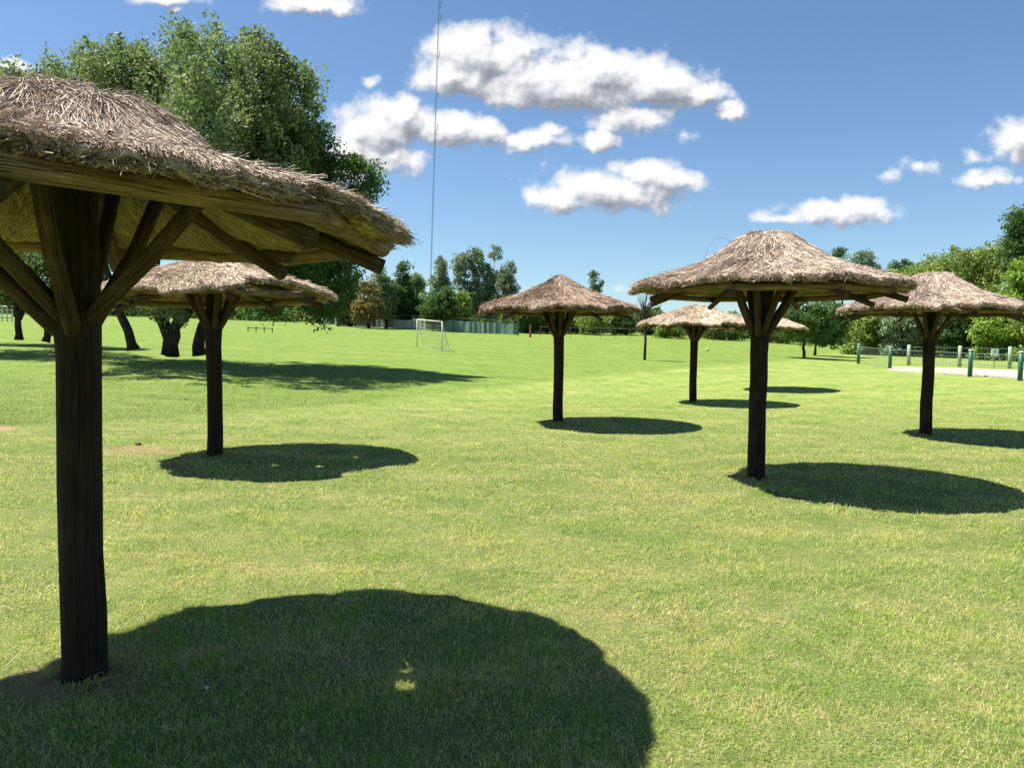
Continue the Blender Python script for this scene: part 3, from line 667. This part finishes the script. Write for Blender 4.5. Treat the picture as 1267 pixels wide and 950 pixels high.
for i, (px, py, rx, ry, D, fo, lb) in enumerate([
  (697, 393, 22, 13, 86, 'broad', 'dark green bush beneath the roof of the pointed parasol'),
  (735, 396, 18, 12, 84, 'willow', 'olive bush right of the pointed parasol post'),
  (768, 397, 17, 12, 86, 'broad', 'green bush left of the bare sapling'),
  (806, 398, 15, 12, 88, 'dark', 'dark bush behind the bare sapling'),
  (826, 399, 17, 10, 80, 'lime', 'bright yellow-green shrub left of the low-roofed parasol post'),
  (862, 400, 17, 13, 86, 'broad', 'green bush behind the low-roofed parasol post'),
  (885, 404, 16, 10, 82, 'willow', 'light green bush right of the low-roofed parasol post'),
  (905, 400, 14, 12, 84, 'lime', 'lime-coloured bush left of the tall flat-topped parasol post'),
  (960, 405, 20, 15, 82, 'willow', 'light bush right of the tall flat-topped parasol post')]):
    far('field_bush', lb, px, D, [(px, py, rx, ry), (px-rx*.4, py+4, rx*.6, ry*.7), (px+rx*.5, py+3, rx*.5, ry*.7)], fo, 60, 70, seed=40+i, group='bushes at the far edge of the field', cat='bush', r0=.08, cr=.7)
# bare sapling
def sapling():
    b = dz(798, 44); root = empty('bare_sapling', b, 'thin leafless young tree standing alone on the open field', 'tree'); rng = np.random.default_rng(3)
    t_ = QB(); t_.tube([(0, 0, -.1), (.03, 0, 1.2), (-.02, 0, 2.2), (-.10, 0, 3.4)], [.085, .07, .05, .02], 8, .06, 1); t_.build('trunk', M_BARK, root, True)
    q = QB()
    for i in range(46):
        z = rng.uniform(1.5, 3.3); a = rng.uniform(0, 6.28); L = rng.uniform(.5, 1.4); p = Vector((-.02, 0, z)); d = Vector((math.cos(a)*.6, math.sin(a)*.6, rng.uniform(.6, 1.2))).normalized()
        q.tube([p, p+d*L*.5, p+d*L+Vector((0, 0, .15))], [.02, .013, .005], 4, 0, i, cap=False)
        for _ in range(4):
            s = rng.uniform(.3, .9); d2 = (d + Vector(rng.normal(0, .5, 3))).normalized(); q.tube([p+d*L*s, p+d*L*s+d2*L*.4], [.009, .003], 3, 0, i, cap=False)
    q.build('crown', M_BARK, root)
sapling()
G_R = 'trees at the right edge of the lawn'
far('shade_tree', 'round dark tree on the lawn left of the fence, front one of a pair', 995, 51, [(1000, 395, 32, 24), (985, 405, 24, 20), (1012, 408, 20, 16)], 'broad', 170, 80, .2, .55, seed=50, r0=.12, group=G_R, trunks=[[(995, 447), (994, 430), (997, 410), (1000, 392)]], n_limb=25)
far('shade_tree', 'dark tree right behind the front one of the pair by the fence', 1008, 56, [(1030, 398, 20, 22), (1022, 412, 22, 16), (1035, 385, 12, 10)], 'broad', 130, 80, .2, .55, seed=51, r0=.11, group=G_R, trunks=[[(1008, 443), (1009, 428), (1014, 412), (1022, 395)]], n_limb=20)
far('gum_tree', 'small far gum crown left of the rounder one above the right roofs', 1042, 92, [(1038, 316, 7, 7), (1040, 335, 8, 12)], 'dark', 30, seed=52, group=G_R)
far('gum_tree', 'rounded far gum crown above the right roofs', 1066, 92, [(1066, 322, 18, 13), (1075, 335, 14, 12), (1062, 350, 16, 20)], 'gum', 135, seed=53, per=48, leaf=.24, cr=.5, group=G_R)
far('gum_tree', 'small dark pointed tree between the right roofs and the big willow', 1117, 90, [(1110, 333, 7, 8), (1121, 328, 6, 10), (1118, 350, 12, 18)], 'dark', 60, seed=54, group=G_R)
far('willow_tree', 'wide light green willow mass, highest behind the rightmost parasol', 1195, 70, [(1185, 330, 42, 26), (1225, 330, 38, 28), (1160, 345, 30, 22), (1205, 365, 55, 35), (1165, 380, 40, 30)], 'willow', 330, 100, .28, .85, seed=55, r0=.3, group=G_R, droop=.5, n_limb=30, shell=.5)
far('willow_tree', 'lower light green willow behind the left side of the rightmost parasol', 1110, 72, [(1115, 350, 32, 18), (1140, 345, 25, 20), (1095, 368, 34, 22), (1130, 385, 32, 28)], 'willow', 210, 100, .28, .8, seed=56, r0=.22, group=G_R, droop=.4, n_limb=25, shell=.5)
far('cypress_tree', 'tall dark green tree at the right edge of the photo', 1272, 66, [(1262, 290, 20, 22), (1262, 270, 12, 18), (1275, 310, 26, 40), (1255, 320, 17, 25), (1285, 270, 18, 26)], 'broad', 230, 100, .25, .75, seed=57, r0=.25, group=G_R, shell=.5, n_limb=30)
far('willow_tree', 'bright green drooping willow under the tall dark tree', 1262, 58, [(1262, 340, 17, 26), (1285, 350, 25, 40), (1250, 375, 25, 26), (1270, 395, 28, 22)], 'lime', 200, 100, .24, .7, seed=58, r0=.2, group=G_R, droop=.5, n_limb=25, shell=.5)
far('round_bush', 'olive bush left of the fence at its far end', 1075, 62, [(1075, 402, 26, 24), (1060, 415, 18, 13), (1095, 410, 20, 16)], 'willow', 140, 90, .24, .65, seed=59, r0=.1, group='bushes behind the fence', cat='bush')
far('round_bush', 'dark bush behind the second row of fence posts, left of the rightmost parasol post', 1118, 60, [(1115, 405, 24, 22), (1130, 415, 20, 12)], 'gum', 110, 90, .22, .6, seed=60, r0=.1, group='bushes behind the fence', cat='bush')
far('round_bush', 'dark round bush right of the rightmost parasol post', 1182, 58, [(1185, 398, 26, 24), (1175, 412, 22, 14), (1205, 410, 18, 16)], 'dark', 150, 90, .22, .6, seed=61, r0=.1, group='bushes behind the fence', cat='bush')
far('round_bush', 'light green bush behind the white sign', 1235, 54, [(1235, 405, 24, 20), (1220, 412, 18, 13), (1255, 415, 18, 12)], 'lime', 140, 90, .22, .55, seed=62, r0=.1, group='bushes behind the fence', cat='bush')
far('round_bush', 'mid-green bush at the right edge of the photo behind the fence', 1275, 52, [(1275, 405, 22, 22), (1290, 412, 22, 16)], 'willow', 110, 90, .22, .55, seed=63, r0=.1, group='bushes behind the fence', cat='bush')

def woods():
    rng = np.random.default_rng(77); n = 3000
    ux = rng.uniform(-.95, .85, n); D = rng.uniform(91, 112, n); X = ux*D
    px = 633 + F*ux
    topy = np.interp(px, [-300, 0, 200, 430, 640, 700, 900, 1000, 1100, 1300, 1500], [345, 352, 366, 374, 372, 392, 394, 388, 372, 365, 355]) + 5*np.sin(px*.045) + 4*np.sin(px*.13+1)
    H = (424-topy)/F*D + CAMZ; G = terr(X, D)
    z = G + (H-G)*rng.uniform(.0, 1, n)**1.25
    C = np.stack([X, D, z], 1); cr = rng.uniform(1.0, 2.0, n)
    V, Fq, rnd = leaves(C, cr, 34, .6, rng)
    o = mesh_obj('distant_woods', V, Fq, LEAF['broad'], fattr={'rnd': rnd}); tag(o, 'low dark line of far woods behind the field', 'woods', kind='stuff')
woods()

# ------------------------------------------------------------------ far windbreak fence and railing
M_NET = plain('green_mesh', (.13, .20, .175), .7, .3, 1.5); M_NETG = plain('grey_mesh', (.24, .28, .275), .7, .25, 1.2)
M_DPOST = plain('dark_post', (.05, .06, .05), .6); M_WHITE = plain('white_paint', (.75, .75, .72), .45, .08)
M_GOAL = plain('goal_paint', (.50, .50, .47), .5, .1)
M_GREEN = plain('green_paint', (.026, .10, .058), .45, .25, 9); M_PALEGREEN = plain('faded_green_paint', (.22, .30, .20), .6, .3, 9)
M_RED = plain('red_brown_paint', (.22, .06, .035), .6); M_WOODR = plain('grey_wood', (.16, .12, .09), .8)
def windbreak():
    A = dz(395, 86); B = dz(641, 76); n = 10
    root = empty('windbreak_fence', A, 'long low grey-green mesh windbreak across the far edge of the field', 'fence')
    pts = []
    for i in range(n+1):
        s = i/n; x = A.x+(B.x-A.x)*s; y = A.y+(B.y-A.y)*s; pts.append(Vector((x-A.x, y-A.y, tz(x, y)-A.z)))
    for i in range(n+1):
        q = QB(); q.tube([pts[i]-Vector((0, 0, .1)), pts[i]+Vector((0, 0, 1.5))], .06, 6); q.build('post', M_DPOST, root)
    for i in range(n):
        a, b = pts[i], pts[i+1]; d = b-a; ang = math.atan2(d.y, d.x); h = 1.05 if i < 5 else 1.25
        rng = np.random.default_rng(i); k = 9; q = QB(); vs_ = []
        for j in range(k+1):
            p = a.lerp(b, j/k) + Vector((-math.sin(ang), math.cos(ang), 0))*rng.normal(0, .05)
            sag = .08*math.sin(math.pi*j/k)
            for zz, off in ((.08, 0), (h*.5, .04), (h-sag, 0)):
                for t2 in (0, .015): vs_.append(tuple(p + Vector((-math.sin(ang)*(off*rng.uniform(-1, 1)+t2), math.cos(ang)*t2, zz))))
        f_ = []
        for j in range(k):
            o = j*6; 
            for s_ in (0, 1):
                f_ += [(o+s_, o+6+s_, o+8+s_, o+2+s_), (o+2+s_, o+8+s_, o+10+s_, o+4+s_)]
            f_.append((o+4, o+10, o+11, o+5))
        q.add(vs_, f_); q.build('mesh_panel', M_NET if i >= 6 else M_NETG, root)
    q = QB(); q.tube([p + Vector((0, 0, 1.45)) for p in pts], .018, 5); q.build('top_rail', M_DPOST, root)
windbreak()
def railing(name, label, px0, px1, D0, D1_, h, n, mat, r=.05, rails=(1.0,), cat='railing'):
    A = dz(px0, D0); B = dz(px1, D1_); root = empty(name, A, label, cat); pts = []
    for i in range(n+1):
        s = i/n; x = A.x+(B.x-A.x)*s; y = A.y+(B.y-A.y)*s; pts.append(Vector((x-A.x, y-A.y, tz(x, y)-A.z)))
    for p in pts:
        q = QB(); q.tube([p-Vector((0, 0, .1)), p+Vector((0, 0, h))], r, 6); q.build('post', mat, root)
    for k in rails:
        q = QB(); q.tube([p+Vector((0, 0, h*k-.02)) for p in pts], r*.9, 6); q.build('rail', mat, root)
railing('white_railing', 'thin white railing standing behind the windbreak near the rust-brown tree', 459, 515, 88, 88, 2.15, 4, M_WHITE, .045, (1.0, .6))
railing('low_rail', 'tiny low wooden rail on the far grass under the drooping tree', 307, 337, 60, 60, .42, 3, M_WOODR, .04, (.8,))
railing('white_fence', 'white slatted fence far back at the left edge', -60, 16, 66, 66, 1.35, 12, M_GOAL, .05, (.98, .75, .5, .25), 'fence')
def field_fence():
    railing('wire_fence', 'faint wire fence with thin posts in front of the far bushes', 668, 915, 72, 78, 1.1, 14, M_WOODR, .022, (.95,), 'fence')
field_fence()
q = QB(); b = dz(656, 72); q.tube([(0, 0, -.1), (0, 0, .6), (.01, 0, 1.25)], [.11, .10, .095], 10, .04); o = q.build('marker_post', M_RED); o.location = b
tag(o, 'short red-brown post at the end of the windbreak', 'post')
# pale low building glimpsed between trunks
def hut():
    b = dz(62, 92); root = empty('pale_hut', b, 'pale low building glimpsed between the dark trunks at far left', 'building')
    q = QB(); q.box((0, 0, 1.3), (4.5, 4, 2.7)); q.build('wall', M_WHITE, root)
    q = QB(); q.box((0, -1.2, 3.0), (5.2, 2.9, .12), rot=Matrix.Rotation(.35, 3, 'X')); q.box((0, 1.2, 3.0), (5.2, 2.9, .12), rot=Matrix.Rotation(-.35, 3, 'X')); q.build('roof', plain('roof_sheet', (.45, .50, .56), .4), root)
    q = QB(); q.box((.9, -2.01, 1.5), (.9, .06, .9)); q.build('window', M_DPOST, root)
    q = QB(); q.box((-1, -2.01, 1.0), (.9, .06, 2.0)); q.build('door', M_WOODR, root)
hut()
# goal
def goal():
    D = 45; A = dz(547, D); root = empty('football_goal', A, 'small white football goal with a net, seen nearly from its side', 'goal')
    Bp = dz(516, D+3.2) ; v = Vector((Bp.x-A.x, Bp.y-A.y, Bp.z-A.z)); h = 1.72; back = Vector((v.y, -v.x, 0)).normalized()*-1
    back = Vector((.42, .25, 0))
    for p in (Vector((0, 0, 0)), v):
        q = QB(); q.tube([p-Vector((0, 0, .05)), p+Vector((0, 0, h))], .030, 8); q.build('post', M_GOAL, root, True)
    q = QB(); q.tube([Vector((0, 0, h)), v+Vector((0, 0, h))], .030, 8); q.build('crossbar', M_GOAL, root, True)
    q = QB(); q.tube([back, v+back], .025, 6); q.tube([Vector((0, 0, .03)), back+Vector((0, 0, .03))], .025, 6); q.tube([v, v+back], .025, 6)
    q.tube([Vector((0, 0, h)), back], .015, 5); q.tube([v+Vector((0, 0, h)), v+back], .015, 5); q.build('back_frame', M_GOAL, root)
    q = QB()
    for i in range(13):
        s = i/12; a = v*s; q.tube([a+Vector((0, 0, h)), a+back*.55+Vector((0, 0, h*.38)), a+back+Vector((0, 0, .02))], .006, 3, cap=False)
    for j in range(10):
        s = j/9; c = back*s + Vector((0, 0, h*(1-s)-.15*math.sin(math.pi*s))); q.tube([c, v*.5+c-Vector((0, 0, .06)), v+c], .006, 3, cap=False)
    for j in range(6):
        s = j/6; q.tube([Vector((0, 0, h*(1-s))), back*(s)+Vector((0, 0, h*(1-s)*1.0))], .006, 3, cap=False)
    q.build('net', M_GOAL, root)
goal()
# radio mast
def mast():
    b = dz(531, 96); root = empty('radio_mast', b, 'very thin tall lattice radio mast rising out of the photo', 'mast')
    M = plain('mast_steel', (.16, .17, .18), .5); H = 62; lx = .024; q = QB()
    P = [Vector((.075*math.cos(a), .075*math.sin(a), 0)) for a in (.5, 2.6, 4.7)]
    ax = lambda z: Vector((lx*z, 0, z))
    for p in P: q.tube([p+ax(0), p+ax(H)], .015, 4)
    for i in range(0, 124):
        z = i*.5
        for k in range(3): q.tube([P[k]+ax(z), P[(k+1) % 3]+ax(z+.5)], .006, 3, cap=False)
    q.build('lattice', M, root)
    for z in (24.5, 28.5, 33.5, 38.0, 39.4):
        q = QB(); q.tube([ax(z)+Vector((0, 0, -.3)), ax(z)+Vector((.28, 0, -.2)), ax(z)+Vector((.28, 0, .5))], .035, 6); q.build('antenna', M, root)
mast()
# ------------------------------------------------------------------ fence and paving at the right
def pool_side():
    fr = [at(1062, 450), at(1101, 457), at(1200, 466), at(1262, 471)]
    fr.append(fr[3] + (fr[3]-fr[2])*1.0); fr.append(fr[4] + (fr[3]-fr[2]))
    for p in fr: p.z = tz(p.x, p.y)
    bk = [at(1124, 452), at(1187, 454), at(1249, 456)]; bk.append(bk[2]*2-bk[1]); bk[3].z = tz(bk[3].x, bk[3].y)
    def fence(ps, label, pm, wires, r, h, cap=True):
        root = empty('picket_fence', ps[0], label, 'fence', 'fences round the paving at the right'); o = ps[0]
        for p in ps:
            q = QB(); l = p-o; rr = r; q.tube([l-Vector((0, 0, .1)), l+Vector((0, 0, h*.5)), l+Vector((0, 0, h))], [rr, rr*.97, rr*.95], 12, .02)
            po = q.build('post', pm, root, True)
            if cap:
                q = QB(); q.tube([l+Vector((0, 0, h)), l+Vector((0, 0, h+.035)), l+Vector((0, 0, h+.05))], [rr*1.08, rr*1.05, rr*.6], 12); q.build('cap', M_GOAL, po, True)
        for a, b in zip(ps[:-1], ps[1:]):
            la, lb = a-o, b-o; q = QB(); n = max(4, int((lb-la).length/.16))
            for i in range(1, n):
                p = la.lerp(lb, i/n); q.tube([p+Vector((0, 0, .06)), p+Vector((0, 0, h*.9))], .0042, 4, cap=False)
            for zz in (.1, .5, .9): q.tube([la+Vector((0, 0, h*zz)), lb+Vector((0, 0, h*zz))], .010, 4, cap=False)
            q.build('wire_panel', wires, root)
        return root
    fence(fr, 'front fence of round green posts with thin pickets along the pale paving', M_GREEN, plain('picket_wire', (.16, .21, .17), .5), .095, 1.15)
    fence(bk, 'rear fence of faded green posts on the far side of the pale paving', M_PALEGREEN, plain('picket_wire_far', (.10, .15, .11), .5), .10, 1.2, False)
    # paving strip between the two fences, draped on the ground
    near = [at(1098, 458.5), at(1150, 462), at(1200, 465), at(1262, 469)]; near.append(near[3]*2-near[2])
    farp = [at(1101, 454.5), at(1150, 455.5), at(1200, 457), at(1262, 459)]; farp.append(farp[3]*2-farp[2])
    vs_ = []; fs = []; m = 5; N = 6
    rows = []
    for k in range(4):
        for s in np.linspace(0, 1, N, endpoint=False): rows.append((near[k].lerp(near[k+1], s), farp[k].lerp(farp[k+1], s)))
    rows.append((near[4], farp[4]))
    for a, b in rows:
        for j in range(m+1):
            p = a.lerp(b, j/m); vs_.append((p.x, p.y, tz(p.x, p.y)+.05))
        for p in (a, b): vs_.append((p.x, p.y, tz(p.x, p.y)-.2))
    W = m+3
    for i in range(len(rows)-1):
        for j in range(m): fs.append((i*W+j, (i+1)*W+j, (i+1)*W+j+1, i*W+j+1))
        fs.append((i*W+m+1, (i+1)*W+m+1, (i+1)*W, i*W)); fs.append((i*W+m, (i+1)*W+m, (i+1)*W+m+2, i*W+m+2))
    mm, t = new_mat('pale_paving'); pos = t.node('ShaderNodeNewGeometry').outputs['Position']
    br = t.node('ShaderNodeTexBrick', {'Vector': pos, 'Color1': (.36, .32, .235, 1), 'Color2': (.43, .38, .285, 1), 'Mortar': (.30, .28, .24, 1), 'Scale': 1.2, 'Mortar Size': .01, 'Brick Width': .6, 'Row Height': .6})
    n_ = t.noise(pos, 3, 6, .7); finish(t, t.mix(t.range(n_, .4, .7, 0, .3), br.outputs[0], (.36, .33, .27)), .85, n_, .2)
    o = mesh_obj('paving', np.array(vs_), np.array(fs), mm); tag(o, kind='structure')
    # white notice on the rear fence
    p = at(1230, 456); s = p.y/F; c = Vector(p) + Vector((0, 0, (456-436)*s))
    root = empty('white_sign', Vector(p), 'small white notice board on a stake behind the paving', 'sign')
    q = QB(); q.box((0, 0, 20*s), (9*s, .02, 9*s)); q.build('board', M_WHITE, root)
    q = QB(); q.box((0, -.013, 21*s), (1.4*s, .005, 3.5*s)); q.build('mark', M_DPOST, root)
    q = QB(); q.tube([(0, .03, -.1), (0, .03, 24*s)], .02, 6); q.build('stake', M_WOODR, root)
pool_side()

# ------------------------------------------------------------------ small things on the lawn
def rock(name, px, py, size, mat, label, cat, seed, squash=.7):
    rng = np.random.default_rng(seed); p = at(px, py); n, m = 10, 7; vs_ = []; fs = []
    for i in range(m+1):
        th = math.pi*i/m
        for k in range(n):
            a = 2*math.pi*k/n; r = size*(1+.14*math.sin(3*a+seed)+.1*math.sin(5*a+2*th))
            vs_.append((r*math.sin(th)*math.cos(a), r*math.sin(th)*math.sin(a), size*squash*math.cos(th)+size*squash*.6))
    for i in range(m):
        for k in range(n): fs.append((i*n+k, (i+1)*n+k, (i+1)*n+(k+1) % n, i*n+(k+1) % n))
    o = mesh_obj(name, np.array(vs_), np.array(fs), mat, smooth=True); o.location = p; tag(o, label, cat); return o
rock('pale_stone', 875, 434, .13, plain('pale_stone', (.42, .40, .28), .8), 'small pale rounded stone on the far field right of the low-roofed parasol post', 'stone', 4, .95)
rock('wood_stump', 171, 551, .045, plain('stump', (.10, .07, .05), .9), 'tiny dark stub in the grass left of the sagging parasol post', 'stump', 5)
rock('litter_scrap', 256, 852, .010, M_WHITE, 'tiny white scrap lying in the shade near the big post', 'litter', 6, .4)
def tufts():
    rng = np.random.default_rng(18); Vs = []; n0 = 0; F_ = []
    for key, p in PARASOLS.items():
        n = 700; a = rng.uniform(0, 6.28, n); cl = np.clip(np.sin(a*3+p.x)*.5+.5, .1, 1); r_ = .112 + rng.exponential(.035, n); keep = rng.uniform(0, 1, n) < cl
        a = a[keep]; r_ = r_[keep]; n = len(a); x = p.x + r_*np.cos(a); y = p.y + r_*np.sin(a); b = np.stack([x, y, terr(x, y)-.003], 1)
        H = rng.uniform(.02, .065, n)[:, None]; d = np.stack([np.cos(a), np.sin(a), 0*a], 1)*rng.uniform(.1, .9, n)[:, None] + rng.normal(0, .25, (n, 3)); d[:, 2] = 1; d /= np.linalg.norm(d, axis=1)[:, None]
        s_ = np.stack([-np.sin(a), np.cos(a), 0*a], 1)*(.0016 + .0004*p.y); m = b + d*H*.6; tp = b + d*H + np.stack([np.cos(a), np.sin(a), -.3+0*a], 1)*H*.25
        Vs.append(np.stack([b-s_, b+s_, m+s_*.8, m-s_*.8, tp+s_*.2, tp-s_*.2], 1).reshape(-1, 3)); q_ = np.arange(n)*6 + n0; n0 += n*6
        F_.append(np.concatenate([np.stack([q_, q_+1, q_+2, q_+3], 1), np.stack([q_+3, q_+2, q_+4, q_+5], 1)]))
    F_ = np.concatenate(F_); o = mesh_obj('grass_tufts', np.concatenate(Vs), F_, bpy.data.materials['grass_blade'], fattr={'rnd': rng.uniform(0, .95, len(F_)), 'lush': np.zeros(len(F_)), 'worn': np.full(len(F_), .25)})
    tag(o, 'uncut grass tufts hugging the feet of the parasol posts', 'grass', kind='stuff')
tufts()
def fallen():
    rng = np.random.default_rng(8); q = QB()
    spots = [(PARASOLS['near'], 130, 2.0), (PARASOLS['second'], 90, 2.2), (PARASOLS['right'], 110, 2.2)]
    for p, n, s in spots:
        for i in range(n):
            r = abs(rng.normal(0, s*.6)) + .12; a = rng.uniform(0, 6.28); x, y = p.x+r*math.cos(a)+.3, p.y+r*math.sin(a)
            if y < 1.5: continue
            L = rng.uniform(.05, .2); d = rng.uniform(0, 6.28); z = tz(x, y)+.024
            c = Vector((x, y, z)); e = Vector((math.cos(d), math.sin(d), rng.uniform(-.05, .1)))*L
            q.tube([c-e*.5, c+Vector((0, 0, .006))+Vector(rng.normal(0, .006, 3)), c+e*.5], (.0011 + .0006*p.y/4), 3, 0, i, cap=False)
    o = q.build('fallen_straw', plain('fallen_straw', (.34, .27, .16), .8)); tag(o, 'loose bits of fallen straw scattered on the grass', 'straw', kind='stuff')
fallen()
